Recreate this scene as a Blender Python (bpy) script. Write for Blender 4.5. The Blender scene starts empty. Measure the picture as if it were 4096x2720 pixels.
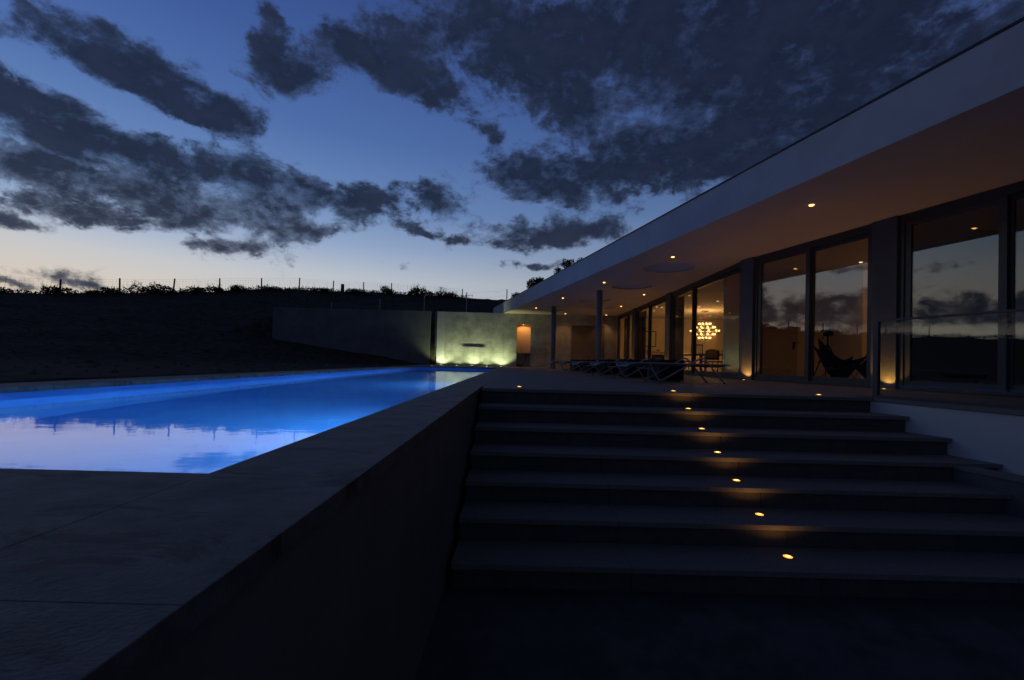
import bpy, bmesh, math, random
from mathutils import Vector, Matrix, noise
R = math.radians
random.seed(7)
sc = bpy.context.scene
COL = sc.collection

# ------------------------------------------------------------------ camera
cam_d = bpy.data.cameras.new('camera'); cam = bpy.data.objects.new('camera', cam_d); COL.objects.link(cam)
cam_d.sensor_width = 36.0; cam_d.lens = 15.52; cam_d.clip_end = 2000; cam_d.clip_start = 0.05
cam_d.shift_x = -0.0046; cam_d.shift_y = 0.0139
CAMZ = 0.309
rt = Vector((0.99969, -0.00037, 0.02499)); up = Vector((-0.02499, -0.01499, 0.99958)); fw = Vector((0, 0.99989, 0.0150))
cam.matrix_world = Matrix(((rt.x, up.x, -fw.x, 0), (rt.y, up.y, -fw.y, 0), (rt.z, up.z, -fw.z, CAMZ), (0, 0, 0, 1)))
sc.camera = cam
sc.view_settings.view_transform = 'Standard'; sc.view_settings.look = 'None'
sc.view_settings.gamma = 1.0; sc.view_settings.exposure = 0.0; sc.view_settings.use_curve_mapping = False
cy = sc.cycles
cy.use_denoising = True; cy.sample_clamp_indirect = 3.0; cy.max_bounces = 10; cy.transparent_max_bounces = 16
cy.diffuse_bounces = 4; cy.glossy_bounces = 5; cy.transmission_bounces = 8; cy.blur_glossy = 0.5

def srgb(r, g, b):
    f = lambda c: (c/255/12.92) if c/255 <= .04045 else ((c/255+.055)/1.055)**2.4
    return (f(r), f(g), f(b), 1.0)

# ------------------------------------------------------------------ sky (after sunset, broken cloud)
SKY_GAIN = 1.0
# cloud banks: azimuth, elevation, half length, half width, tilt (degrees), weight
CLOUDS = [(-43.6, 19.3, 9.0, 2.4, -13.2, 1.0), (-46.1, 15.2, 5.0, 2.1, -5.6, 1.0), (-45.3, 12.0, 3.5, 0.8, -2.5, 0.8), (-42.6, 25.2, 9.5, 1.6, -6.0, 0.85), (-37.7, 24.7, 4.6, 2.4, -12.3, 0.95), (-43.9, 28.3, 3.0, 0.9, -2.5, 0.35), (-28.3, 29.7, 3.7, 2.5, -12.8, 1.3), (-29.5, 33.6, 2.5, 0.7, -19.1, 0.4), (-31.2, 19.9, 5.2, 1.7, -7.9, 0.75), (-20.3, 18.3, 3.9, 1.7, -5.5, 0.85), (-26.3, 18.1, 3.5, 1.6, -9.3, 0.7), (-29.7, 14.8, 2.8, 2.0, -1.7, 0.85), (-37.4, 14.2, 4.2, 1.6, -11.8, 0.9), (-25.0, 14.2, 2.7, 0.9, 0.1, 0.85), (-33.5, 11.3, 2.9, 0.7, -2.4, 0.85), (-49.3, 10.5, 1.4, 0.5, -8.5, 0.8), (-49.0, 5.7, 1.8, 0.3, -14.2, 0.6), (-45.8, 6.7, 3.3, 0.4, -11.1, 0.35), (-50.1, 23.9, 0.8, 0.6, 49.1, 0.5), (-21.1, 33.3, 4.1, 1.6, -19.1, 0.75), (-13.7, 30.9, 6.8, 2.1, -19.9, 0.75), (-8.0, 35.7, 11.3, 4.3, -7.4, 0.58), (4.2, 34.7, 10.7, 3.7, -7.2, 0.55), (11.6, 37.7, 11.0, 2.5, -5.1, 0.6), (26.6, 32.3, 14.0, 6.8, -15.7, 0.62), (38.1, 30.2, 12.7, 8.0, -31.8, 0.7), (16.2, 24.3, 13.9, 3.1, 3.4, 0.85), (26.7, 25.9, 9.5, 4.1, 6.1, 0.62), (1.6, 22.2, 7.6, 2.2, -6.1, 0.9), (-11.6, 20.2, 4.1, 2.2, -15.2, 0.95), (-10.0, 24.0, 3.8, 1.0, -7.5, 0.4), (-2.5, 26.9, 2.6, 1.3, -27.9, 0.45), (-6.7, 14.8, 6.4, 0.9, -0.7, 0.85), (-0.1, 16.5, 4.5, 1.1, -3.2, 0.8), (8.6, 16.3, 5.5, 1.2, 3.5, 0.8), (1.8, 12.4, 3.5, 0.5, -2.8, 0.75), (-13.2, 16.1, 2.7, 0.7, -4.3, 0.4), (7.0, 29.9, 5.9, 1.8, -27.9, 0.5), (-33.2, 24.5, 2.2, 1.3, -18.2, 0.4),
          (-72, 5.6, 22, 1.9, 2.0, 0.8), (-64, 10.6, 9, 0.5, 4.0, 0.6),
          # gaps of clear sky
          (-40.9, 22.1, 6.4, 0.8, -10.9, -0.7), (-16.2, 25.2, 10.7, 2.8, -7.4, -0.8), (-36.5, 31.0, 5.0, 1.6, 2.9, -0.45), (-45.3, 16.8, 3.0, 0.3, -8.9, -0.5), (-23.7, 24.0, 3.3, 2.6, 13.0, -0.5), (-17.4, 14.0, 8.2, 0.7, 2.7, -0.6), (-2.8, 19.1, 3.4, 0.6, 2.2, -0.4)]

def build_world():
    w = bpy.data.worlds.new('World'); sc.world = w; w.use_nodes = True
    nt = w.node_tree; nt.nodes.clear(); N = nt.nodes.new; L = nt.links.new
    def val(x, sock):
        if isinstance(x, (int, float)): sock.default_value = x
        else: L(x, sock)
    def m(op, a, b=None, c=None, clamp=False):
        n = N('ShaderNodeMath'); n.operation = op; n.use_clamp = clamp
        val(a, n.inputs[0])
        if b is not None: val(b, n.inputs[1])
        if c is not None: val(c, n.inputs[2])
        return n.outputs[0]
    def mr(x, a, b, c=0.0, d=1.0, smooth=True):
        n = N('ShaderNodeMapRange'); n.interpolation_type = 'SMOOTHSTEP' if smooth else 'LINEAR'
        val(x, n.inputs[0]); n.inputs[1].default_value = a; n.inputs[2].default_value = b
        n.inputs[3].default_value = c; n.inputs[4].default_value = d
        return n.outputs[0]
    def mix(f, a, b):
        n = N('ShaderNodeMix'); n.data_type = 'RGBA'; val(f, n.inputs[0])
        for s, x in ((n.inputs[6], a), (n.inputs[7], b)):
            if isinstance(x, tuple): s.default_value = x
            else: L(x, s)
        return n.outputs[2]
    def ramp(x, stops):
        n = N('ShaderNodeValToRGB'); n.color_ramp.interpolation = 'EASE' if False else 'LINEAR'
        e = n.color_ramp.elements
        e[0].position, e[0].color = stops[0]; e[1].position, e[1].color = stops[-1]
        for p, c in stops[1:-1]:
            k = e.new(p); k.color = c
        L(x, n.inputs[0]); return n.outputs[0]
    tc = N('ShaderNodeTexCoord'); sep = N('ShaderNodeSeparateXYZ'); L(tc.outputs['Generated'], sep.inputs[0])
    x, y, z = sep.outputs
    az = m('ARCTAN2', x, y); el = m('ARCSINE', m('MINIMUM', m('MAXIMUM', z, -0.999), 0.999))
    azd = m('MULTIPLY', az, 180/math.pi); eld = m('MULTIPLY', el, 180/math.pi)
    t = m('DIVIDE', eld, 60.0, clamp=True)
    west = ramp(t, [(0.0, srgb(196, 198, 202)), (0.10, srgb(202, 205, 208)), (0.16, srgb(190, 198, 208)), (0.22, srgb(152, 173, 205)), (0.30, srgb(108, 140, 190)),
                    (0.42, srgb(80, 112, 172)), (0.55, srgb(63, 92, 154)), (0.68, srgb(50, 74, 132)), (1.0, srgb(40, 56, 98))])
    east = ramp(t, [(0.0, srgb(64, 68, 84)), (0.2, srgb(66, 78, 106)), (0.32, srgb(54, 68, 106)), (0.5, srgb(52, 66, 108)), (0.7, srgb(46, 58, 96)), (1.0, srgb(40, 50, 82))])
    # 1 towards the afterglow, 0 away from it
    wgt = m('MULTIPLY', mr(azd, -100, -64), mr(azd, 95, -48))
    sky = mix(wgt, east, west)
    glow = m('MULTIPLY', m('MULTIPLY', mr(azd, -8, -52), mr(azd, -95, -66)), mr(eld, 12.5, 4.0))
    sky = mix(m('MULTIPLY', glow, 0.6), sky, srgb(226, 200, 164))
    # cloud texture in the direction of view, so billows keep their height
    dv = N('ShaderNodeVectorMath'); dv.operation = 'MULTIPLY'; L(tc.outputs['Generated'], dv.inputs[0]); dv.inputs[1].default_value = (1.0, 1.0, 1.5)
    def nz(vec, s, det, rough, dist=0.0):
        n = N('ShaderNodeTexNoise'); L(vec, n.inputs['Vector']); n.inputs['Scale'].default_value = s; n.inputs['Detail'].default_value = det
        n.inputs['Roughness'].default_value = rough; n.inputs['Distortion'].default_value = dist
        return n
    f1 = nz(dv.outputs[0], 12.0, 13, 0.62, 0.35).outputs[0]
    f2 = nz(dv.outputs[0], 34.0, 10, 0.65, 0.2).outputs[0]
    f3 = nz(dv.outputs[0], 4.0, 8, 0.6).outputs[0]
    ae = N('ShaderNodeCombineXYZ'); L(azd, ae.inputs[0]); L(eld, ae.inputs[1])
    wn = nz(dv.outputs[0], 11.0, 7, 0.6)
    wv = N('ShaderNodeVectorMath'); wv.operation = 'SUBTRACT'; L(wn.outputs[1], wv.inputs[0]); wv.inputs[1].default_value = (.5, .5, .5)
    ws = N('ShaderNodeVectorMath'); ws.operation = 'MULTIPLY'; L(wv.outputs[0], ws.inputs[0]); ws.inputs[1].default_value = (5.5, 3.2, 0.0)
    wa = N('ShaderNodeVectorMath'); wa.operation = 'ADD'; L(ae.outputs[0], wa.inputs[0]); L(ws.outputs[0], wa.inputs[1])
    pos = wa.outputs[0]
    acc = None
    for (ca, ce, sa, sb, ro, wt) in CLOUDS:
        mp = N('ShaderNodeMapping'); mp.vector_type = 'TEXTURE'; L(pos, mp.inputs['Vector'])
        mp.inputs['Location'].default_value = (ca, ce, 0); mp.inputs['Rotation'].default_value = (0, 0, R(ro)); mp.inputs['Scale'].default_value = (sa, sb, 1)
        sx = N('ShaderNodeSeparateXYZ'); L(mp.outputs[0], sx.inputs[0])
        r2 = m('ADD', m('MULTIPLY', sx.outputs[0], sx.outputs[0]), m('MULTIPLY', sx.outputs[1], sx.outputs[1]))
        b = m('MULTIPLY', m('EXPONENT', m('MULTIPLY', r2, -0.70)), wt*1.42)
        acc = b if acc is None else m('ADD', acc, b)
    # broken cloud goes on round the rest of the sky
    rest = m('MAXIMUM', m('MULTIPLY', mr(azd, -54, -75), mr(eld, 24, 40, 0.0, 0.6)), m('MULTIPLY', mr(azd, 54, 75), mr(eld, 10, 30, 0.0, 0.8)))
    over = mr(eld, 40, 50, 0.0, 0.8)
    acc = m('ADD', m('MINIMUM', acc, 1.3), m('MAXIMUM', rest, over))
    nse = m('ADD', m('MULTIPLY', m('SUBTRACT', f1, 0.5), 3.0), m('MULTIPLY', m('SUBTRACT', f2, 0.5), 1.0))
    d0 = m('ADD', acc, nse)
    cover = mr(d0, 0.34, 0.92)
    deep = mr(m('ADD', m('MULTIPLY', d0, 0.75), m('ADD', m('MULTIPLY', m('SUBTRACT', f3, 0.5), 1.6), m('MULTIPLY', m('SUBTRACT', f2, 0.5), 0.8))), 0.20, 1.05)
    # cloud colour: unlit slate underside, thinner parts keep some sky
    low = mr(eld, 7, 20, 1.0, 0.0)
    darkc = mix(wgt, srgb(17, 24, 43), srgb(28, 38, 60))
    darkc = mix(low, darkc, srgb(48, 55, 74))
    thin = mix(0.66, sky, srgb(52, 62, 90))
    thin = mix(m('SUBTRACT', 0.55, m('MULTIPLY', wgt, 0.55)), thin, darkc)
    bil = mr(m('ADD', m('MULTIPLY', f1, 0.7), m('MULTIPLY', f3, 0.5)), 0.45, 0.78)
    darkc = mix(m('MULTIPLY', bil, m('ADD', 0.14, m('MULTIPLY', wgt, 0.16))), mix(0.22, darkc, srgb(8, 12, 22)), mix(0.5, darkc, srgb(74, 86, 116)))
    cc = mix(deep, thin, darkc)
    col = mix(m('MULTIPLY', cover, 0.97), sky, cc)
    # below the horizon: dark land
    col = mix(mr(eld, -2.0, 0.0, 1.0, 0.0), col, srgb(20, 20, 24))
    bg = N('ShaderNodeBackground'); L(col, bg.inputs[0]); bg.inputs[1].default_value = SKY_GAIN
    out = N('ShaderNodeOutputWorld'); L(bg.outputs[0], out.inputs[0])
build_world()

# ------------------------------------------------------------------ materials
MATS = {}
def mat(name, c1, c2=None, scale=4.0, rough=0.8, bump=0.0, bscale=40.0, metal=0.0, detail=6, spec=0.3, stretch=(1, 1, 1), lo=0.35, hi=0.65):
    if name in MATS: return MATS[name]
    mt = bpy.data.materials.new(name); mt.use_nodes = True; nt = mt.node_tree; p = nt.nodes['Principled BSDF']
    p.inputs['Roughness'].default_value = rough; p.inputs['Metallic'].default_value = metal
    p.inputs['Specular IOR Level'].default_value = spec
    c1 = (*c1, 1.0)[:4]
    if c2 is None: p.inputs['Base Color'].default_value = c1
    tc = nt.nodes.new('ShaderNodeTexCoord'); mp = nt.nodes.new('ShaderNodeMapping'); nt.links.new(tc.outputs['Object'], mp.inputs[0]); mp.inputs['Scale'].default_value = stretch
    if c2 is not None:
        c2 = (*c2, 1.0)[:4]
        n = nt.nodes.new('ShaderNodeTexNoise'); nt.links.new(mp.outputs[0], n.inputs['Vector']); n.inputs['Scale'].default_value = scale; n.inputs['Detail'].default_value = detail; n.inputs['Roughness'].default_value = .65
        r = nt.nodes.new('ShaderNodeValToRGB'); nt.links.new(n.outputs[0], r.inputs[0]); r.color_ramp.elements[0].color = c1; r.color_ramp.elements[1].color = c2
        r.color_ramp.elements[0].position = lo; r.color_ramp.elements[1].position = hi
        nt.links.new(r.outputs[0], p.inputs['Base Color'])
    if bump:
        n = nt.nodes.new('ShaderNodeTexNoise'); nt.links.new(mp.outputs[0], n.inputs['Vector']); n.inputs['Scale'].default_value = bscale; n.inputs['Detail'].default_value = 5
        b = nt.nodes.new('ShaderNodeBump'); b.inputs['Strength'].default_value = bump; b.inputs['Distance'].default_value = .02
        nt.links.new(n.outputs[0], b.inputs['Height']); nt.links.new(b.outputs[0], p.inputs['Normal'])
    MATS[name] = mt; return mt

def emit(name, col, s):
    mt = bpy.data.materials.new(name); mt.use_nodes = True; nt = mt.node_tree; nt.nodes.clear()
    e = nt.nodes.new('ShaderNodeEmission'); e.inputs[0].default_value = (*col, 1); e.inputs[1].default_value = s
    o = nt.nodes.new('ShaderNodeOutputMaterial'); nt.links.new(e.outputs[0], o.inputs[0]); MATS[name] = mt; return mt

def glassmat(name, tint=(.93, .95, .95), ior=1.5):
    mt = bpy.data.materials.new(name); mt.use_nodes = True; nt = mt.node_tree; nt.nodes.clear()
    t = nt.nodes.new('ShaderNodeBsdfTransparent'); t.inputs[0].default_value = (*tint, 1)
    g = nt.nodes.new('ShaderNodeBsdfGlossy'); g.inputs['Roughness'].default_value = 0.0
    f = nt.nodes.new('ShaderNodeFresnel'); ge = nt.nodes.new('ShaderNodeNewGeometry')
    mr = nt.nodes.new('ShaderNodeMapRange'); nt.links.new(ge.outputs['Backfacing'], mr.inputs[0]); mr.inputs[3].default_value = ior; mr.inputs[4].default_value = 1/ior
    nt.links.new(mr.outputs[0], f.inputs[0])   # a thin sheet: both faces reflect alike
    x = nt.nodes.new('ShaderNodeMixShader'); o = nt.nodes.new('ShaderNodeOutputMaterial')
    nt.links.new(f.outputs[0], x.inputs[0]); nt.links.new(t.outputs[0], x.inputs[1]); nt.links.new(g.outputs[0], x.inputs[2]); nt.links.new(x.outputs[0], o.inputs[0])
    MATS[name] = mt; return mt

LIME = mat('limestone', (.078, .071, .063), (.18, .168, .152), 7.5, .62, .22, 140, stretch=(.8, 1.2, 1), lo=.30, hi=.6, detail=12)
def veins(m_, dark, stretch, lo, hi, sc_):
    nt = m_.node_tree; p_ = nt.nodes['Principled BSDF']; src = p_.inputs['Base Color'].links[0].from_socket
    tc = nt.nodes.new('ShaderNodeTexCoord'); mp = nt.nodes.new('ShaderNodeMapping'); nt.links.new(tc.outputs['Object'], mp.inputs[0]); mp.inputs['Scale'].default_value = stretch
    n = nt.nodes.new('ShaderNodeTexNoise'); nt.links.new(mp.outputs[0], n.inputs['Vector']); n.inputs['Scale'].default_value = sc_; n.inputs['Detail'].default_value = 8; n.inputs['Roughness'].default_value = .7; n.inputs['Distortion'].default_value = .6
    r = nt.nodes.new('ShaderNodeMapRange'); nt.links.new(n.outputs[0], r.inputs[0]); r.inputs[1].default_value = lo; r.inputs[2].default_value = hi; r.inputs[3].default_value = .75; r.inputs[4].default_value = 0
    x = nt.nodes.new('ShaderNodeMix'); x.data_type = 'RGBA'; nt.links.new(r.outputs[0], x.inputs[0]); nt.links.new(src, x.inputs[6]); x.inputs[7].default_value = (*dark, 1); nt.links.new(x.outputs[2], p_.inputs['Base Color'])
veins(LIME, (.045, .038, .03), (1.0, 2.0, 1), .38, .46, 3.4)
GRAN = mat('flamed_granite', (.165, .152, .132), (.25, .23, .20), 70, .75, .3, 120, lo=.3, hi=.7)
GRANEDGE = GRAN
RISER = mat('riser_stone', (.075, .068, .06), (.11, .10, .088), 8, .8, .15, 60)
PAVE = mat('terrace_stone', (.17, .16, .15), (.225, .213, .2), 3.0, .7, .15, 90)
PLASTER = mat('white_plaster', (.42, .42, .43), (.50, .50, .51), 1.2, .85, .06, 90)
WHITEW = mat('lightened_white_render', (.58, .58, .58), (.64, .64, .64), 1.0, .85, .06, 90)  # white lightened to make up for weak light on the terrace wall
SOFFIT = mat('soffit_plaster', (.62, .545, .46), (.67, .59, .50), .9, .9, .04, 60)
GREYPL = mat('grey_plaster', (.12, .12, .122), (.15, .15, .152), 1.5, .85, .08, 70)
DARKWALL = mat('wall_render_grey', (.078, .072, .064), (.108, .10, .09), 2, .9, .15, 60)
CONC = mat('board_marked_concrete', (.20, .20, .18), (.46, .46, .42), 1.7, .8, .25, 14, detail=10, lo=.28, hi=.62)
CONCD = mat('concrete_dark', (.12, .125, .125), (.19, .195, .19), 1.2, .85, .25, 14, detail=9)
SOIL = mat('soil', (.026, .021, .016), (.095, .078, .058), 3.5, .95, .9, 9, detail=10, spec=.05)
ROCK = mat('stone_rubble', (.06, .055, .05), (.13, .12, .11), 6, .9, .4, 20)
LEAF = mat('leaf', (.025, .035, .015), (.06, .075, .03), 9, .7, spec=.2)
BARK = mat('bark', (.05, .042, .035), (.09, .075, .06), 8, .9, .4, 40)
POSTW = mat('weathered_post', (.07, .06, .05), (.13, .115, .10), 7, .9, .3, 30)
GALV = mat('galvanised_steel', (.22, .23, .24), (.3, .31, .32), 10, .5, metal=.6)
ALU = mat('anodised_frame', (.07, .07, .072), (.085, .085, .088), 12, .45, metal=.35, spec=.4)
STEELD = mat('dark_trim', (.03, .03, .032), (.045, .045, .047), 10, .5, metal=.3)
COLM = mat('column_paint', (.17, .175, .185), (.20, .205, .215), 2, .6, .05, 60)
TUBE = mat('white_powder_coat', (.25, .25, .265), (.30, .30, .315), 15, .4)
SLING = mat('sling_mesh', (.22, .22, .24), (.27, .27, .29), 60, .8)
BOX = mat('black_wicker', (.010, .010, .011), (.022, .022, .024), 60, .75, .5, 120, stretch=(1, 1, 3))
WARM = mat('interior_wall_paint', (.60, .49, .35), (.64, .53, .38), 1.5, .85)
WARMCEIL = SOFFIT
WOODD = mat('dark_wood', (.05, .032, .02), (.10, .066, .04), 4, .5, stretch=(1, 1, 8))
WOODM = mat('oak', (.20, .12, .06), (.30, .19, .10), 3, .5, stretch=(1, 1, 8))
CURT = mat('brown_curtain', (.028, .019, .011), (.04, .027, .016), 6, .9)
BLACK = mat('black_fabric', (.008, .008, .009), (.014, .014, .015), 30, .8)
BLACKM = mat('black_metal', (.02, .02, .022), (.03, .03, .032), 20, .4, metal=.5)
PAPER = mat('artwork_paper', (.60, .55, .47), (.66, .61, .52), 3, .8)
INK = mat('artwork_ink', (.12, .04, .05), (.25, .08, .08), 12, .8)
WHITE = mat('white_lacquer', (.75, .75, .74), (.8, .8, .79), 5, .35)
POOLT = mat('pool_plaster', (.11, .34, .76), (.15, .41, .82), 2.0, .7, .05, 30)
CHROME = mat('steel', (.45, .45, .45), (.52, .52, .52), 10, .25, metal=1.0)
FROST = mat('frosted_dome', (.5, .52, .55), (.54, .56, .6), 4, .6)
LENS = emit('lamp_lens_warm', (1.0, .52, .13), 6.0)
LENSR = emit('lamp_rim_glow', (1.0, .36, .035), 2.0)  # emissive amber that imitates the glare rim round a lens
LENSD = emit('downlight_lens', (1.0, .42, .10), 7.0)
LENSI = emit('interior_downlight_lens', (1.0, .68, .35), 3.0)
LENSW = emit('wall_washer_lens', (1.0, .95, .55), 7.0)
BULB = emit('frosted_bulb', (1.0, .56, .17), 4.0)
PLENS = emit('pool_lamp_lens', (.45, .68, 1.0), 6.0)
GLASS = glassmat('window_glass', (.92, .94, .94), 1.5)
GLASSR = glassmat('coated_window_glass', (.80, .83, .84), 2.0)
BALU = glassmat('balustrade_glass', (.90, .95, .94), 1.45)
nt = FROST.node_tree; tl = nt.nodes.new('ShaderNodeBsdfTranslucent'); tl.inputs[0].default_value = (.9, .93, 1, 1); mxs = nt.nodes.new('ShaderNodeMixShader'); mxs.inputs[0].default_value = .4
nt.links.new(nt.nodes['Principled BSDF'].outputs[0], mxs.inputs[1]); nt.links.new(tl.outputs[0], mxs.inputs[2]); nt.links.new(mxs.outputs[0], nt.nodes['Material Output'].inputs[0])

# ------------------------------------------------------------------ mesh helpers
class MB:
    def __init__(s): s.v = []; s.f = []
    def add(s, vs, fs):
        o = len(s.v); s.v += [tuple(a) for a in vs]; s.f += [tuple(i+o for i in f) for f in fs]; return s
    def box(s, x0, x1, y0, y1, z0, z1):
        return s.prism([(x0, y0), (x1, y0), (x1, y1), (x0, y1)], z0, z1)
    def prism(s, poly, z0, z1):
        n = len(poly); vs = [(x, y, z0) for x, y in poly]+[(x, y, z1) for x, y in poly]
        fs = [tuple(reversed(range(n))), tuple(range(n, 2*n))]+[(i, (i+1) % n, n+(i+1) % n, n+i) for i in range(n)]
        return s.add(vs, fs)
    def bar(s, a, b, w, d=None, upv=(0, 0, 1)):
        a, b = Vector(a), Vector(b); d = w if d is None else d
        t = (b-a).normalized(); sd = t.cross(Vector(upv))
        if sd.length < 1e-4: sd = t.cross(Vector((0, 1, 0)))
        sd.normalize(); u = sd.cross(t).normalized()
        vs = [p+sd*(i*w/2)+u*(j*d/2) for p in (a, b) for i, j in ((-1, -1), (1, -1), (1, 1), (-1, 1))]
        return s.add(vs, [(3, 2, 1, 0), (4, 5, 6, 7), (0, 1, 5, 4), (1, 2, 6, 5), (2, 3, 7, 6), (3, 0, 4, 7)])
    def tube(s, pts, r, seg=8, cap=True):
        pts = [Vector(p) for p in pts]; n = len(pts); rings = []; rr = r if isinstance(r, (list, tuple)) else [r]*n
        ref = None
        for i, p in enumerate(pts):
            t = (pts[min(i+1, n-1)]-pts[max(i-1, 0)]).normalized()
            if ref is None: ref = Vector((0, 0, 1)) if abs(t.z) < .9 else Vector((1, 0, 0))
            sd = t.cross(ref).normalized(); u = sd.cross(t).normalized(); ref = u
            rings.append([p+sd*math.cos(2*math.pi*k/seg)*rr[i]+u*math.sin(2*math.pi*k/seg)*rr[i] for k in range(seg)])
        vs = [q for g in rings for q in g]
        fs = [(i*seg+k, i*seg+(k+1) % seg, (i+1)*seg+(k+1) % seg, (i+1)*seg+k) for i in range(n-1) for k in range(seg)]
        if cap: fs += [tuple(reversed(range(seg))), tuple((n-1)*seg+k for k in range(seg))]
        return s.add(vs, fs)
    def lathe(s, prof, c=(0, 0, 0), seg=20):
        vs = []; fs = []
        for r, z in prof: vs += [(c[0]+r*math.cos(2*math.pi*k/seg), c[1]+r*math.sin(2*math.pi*k/seg), c[2]+z) for k in range(seg)]
        for i in range(len(prof)-1): fs += [(i*seg+k, i*seg+(k+1) % seg, (i+1)*seg+(k+1) % seg, (i+1)*seg+k) for k in range(seg)]
        fs += [tuple(reversed(range(seg))), tuple((len(prof)-1)*seg+k for k in range(seg))]
        return s.add(vs, fs)
    def ball(s, c, r, seg=10, rings=6, sz=1.0):
        prof = [(max(1e-4, r*math.sin(math.pi*i/rings)), -r*sz*math.cos(math.pi*i/rings)) for i in range(rings+1)]
        return s.lathe(prof, c, seg)
    def mesh(s, name, m, smooth=False, org=(0, 0, 0)):
        me = bpy.data.meshes.new(name); ox, oy, oz = org
        me.from_pydata([(a-ox, b-oy, c-oz) for a, b, c in s.v], [], s.f); me.materials.append(m)
        bm = bmesh.new(); bm.from_mesh(me); bmesh.ops.recalc_face_normals(bm, faces=bm.faces); bm.to_mesh(me); bm.free()
        if smooth:
            for p in me.polygons: p.use_smooth = True
            try: me.set_sharp_from_angle(angle=R(50))
            except Exception: pass
        return me
    def build(s, name, m, parent=None, smooth=False, org=None):
        if org is None: org = world_org(parent) if parent is not None else (0, 0, 0)
        o = bpy.data.objects.new(name, s.mesh(name, m, smooth, org)); COL.objects.link(o)
        if parent is not None: o.parent = parent
        return o

def world_org(o):
    v = Vector((0, 0, 0))
    while o is not None: v += o.location; o = o.parent
    return tuple(v)
def tag(o, label=None, cat=None, group=None, kind=None):
    if label: o['label'] = label
    if cat: o['category'] = cat
    if group: o['group'] = group
    if kind: o['kind'] = kind
    return o
def thing(name, label, cat, loc=(0, 0, 0), group=None, rz=0.0):
    o = bpy.data.objects.new(name, None); COL.objects.link(o); o.location = loc; o.rotation_euler = (0, 0, rz); o.empty_display_size = .2
    return tag(o, label, cat, group)
def struct(name, mb, m): return tag(mb.build(name, m), kind='structure')
def dup(o, parent=None):
    c = o.copy(); COL.objects.link(c); c.parent = parent
    for ch in list(o.children): dup(ch, c)
    return c
def lamp(name, kind, loc, power, col, parent=None, radius=.02, rot=(0, 0, 0), spot=None, blend=.3, size=None):
    d = bpy.data.lights.new(name, kind); d.energy = power; d.color = col
    if kind in ('POINT', 'SPOT'): d.shadow_soft_size = radius
    if spot: d.spot_size = R(spot); d.spot_blend = blend
    if size: d.shape = 'DISK' if isinstance(size, (int, float)) else 'RECTANGLE'; d.size = size if isinstance(size, (int, float)) else size[0]
    if size and not isinstance(size, (int, float)): d.size_y = size[1]
    o = bpy.data.objects.new(name, d); COL.objects.link(o); o.location = loc; o.rotation_euler = rot
    if parent is not None: o.parent = parent
    return o

# ------------------------------------------------------------------ dimensions (terrace paving = 0)
XO, XI, XL = -0.40, -0.785, -4.0          # pool coping outer / inner edge, far water edge
YN, YF = 1.14, 18.0                       # pool near / far edge
Y1, TR, RS = 4.868, 0.351, 0.16           # stair: first nosing, going, rise
BE = 0.2607                               # house line: X = const - BE*Y
XW0 = 5.206                               # terrace edge wall
H, H2 = 2.826, 3.406                      # soffit, roof edge
XFA = 5.375                               # fascia
XF, YK = 5.278, 10.358                    # long glass front, its kink
XR0 = XF+BE*YK                            # angled glass front
YW, HW = 23.5, 2.84                       # end wall
GZ = -1.12                                # lower paving
nB = Vector((1, BE, 0)).normalized(); tB = Vector((-BE, 1, 0)).normalized()
def lineX(x0, y): return x0-BE*y

# ------------------------------------------------------------------ terrain
def ridge_z(l):
    pts = [(-60, 3.4), (-20, 3.5), (-6, 3.7), (0, 4.0), (3, 4.5), (6, 4.9), (9, 5.4), (12, 5.9), (15, 6.3), (18, 6.45), (21, 6.8), (24, 7.05), (30, 7.45), (34, 7.7), (40, 8.2), (60, 8.5), (120, 8)]
    for (a, za), (b, zb) in zip(pts, pts[1:]):
        if a <= l <= b: return za+(zb-za)*(l-a)/(b-a)
    return 3.2 if l < 0 else 6
def fence_pt(l): return (-30.8+.734*l, 29.6+.679*l)
def ground(x, y):
    D = (x+30.8)*.679-(y-29.6)*.734; l = (x+30.8)*.734+(y-29.6)*.679
    zr = ridge_z(l)
    if D < 0: nat = zr-.05*(-D)
    else: nat = zr*max(0.0, 1-D/22.5)**1.15
    nat += .16*noise.noise(Vector((x*.35, y*.35, 3)))*min(1, max(0, nat)/.5+.15)+.05*noise.noise(Vector((x*1.3, y*1.3, 9)))
    if 23.6 < y < 24.72 and -.6 < x < 17: return -3.0
    if y > 23.6:
        k = max(0.0, min(1.0, (x+15.5)/2.2))
        zb = 2.45+(zr-2.45)*max(0.0, min(1, 1-max(D, 0)/15)) if D > 0 else nat
        zb += .10*noise.noise(Vector((x*.5, y*.5, 5)))
        return nat*(1-k)+max(nat, zb)*k
    if x > -4.4:
        return -3.0 if y > -14 else -1.4
    edge = min(1.0, (-4.4-x)/1.5)
    return -.03+(nat+.0)*1.0*edge if nat > 0 else -.03
def axis(lo, hi, fine, coarse, flo, fhi, extra):
    s = set(extra); a = flo
    while a <= fhi: s.add(round(a, 3)); a += fine
    a = flo; st = fine
    while a > lo: s.add(round(a, 3)); st *= 1.18; a -= min(st, coarse)
    a = fhi; st = fine
    while a < hi: s.add(round(a, 3)); st *= 1.18; a += min(st, coarse)
    return sorted(s | {lo, hi})
xs = axis(-260, 260, .55, 25, -34, 18, [-4.45, -4.3, -.62, -.57]); ys = axis(-160, 320, .55, 25, 0, 50, [23.55, 23.68, 24.66, 24.76])
xs = [x for x in xs if not (-4.9 < x < -4.3) or x in (-4.45,)]; xs = sorted(set(xs) | {-4.45, -4.3})
ys = [y for y in ys if not (23.3 < y < 23.95) or y in (23.55, 23.68)]
mb = MB(); nx = len(xs)
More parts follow.
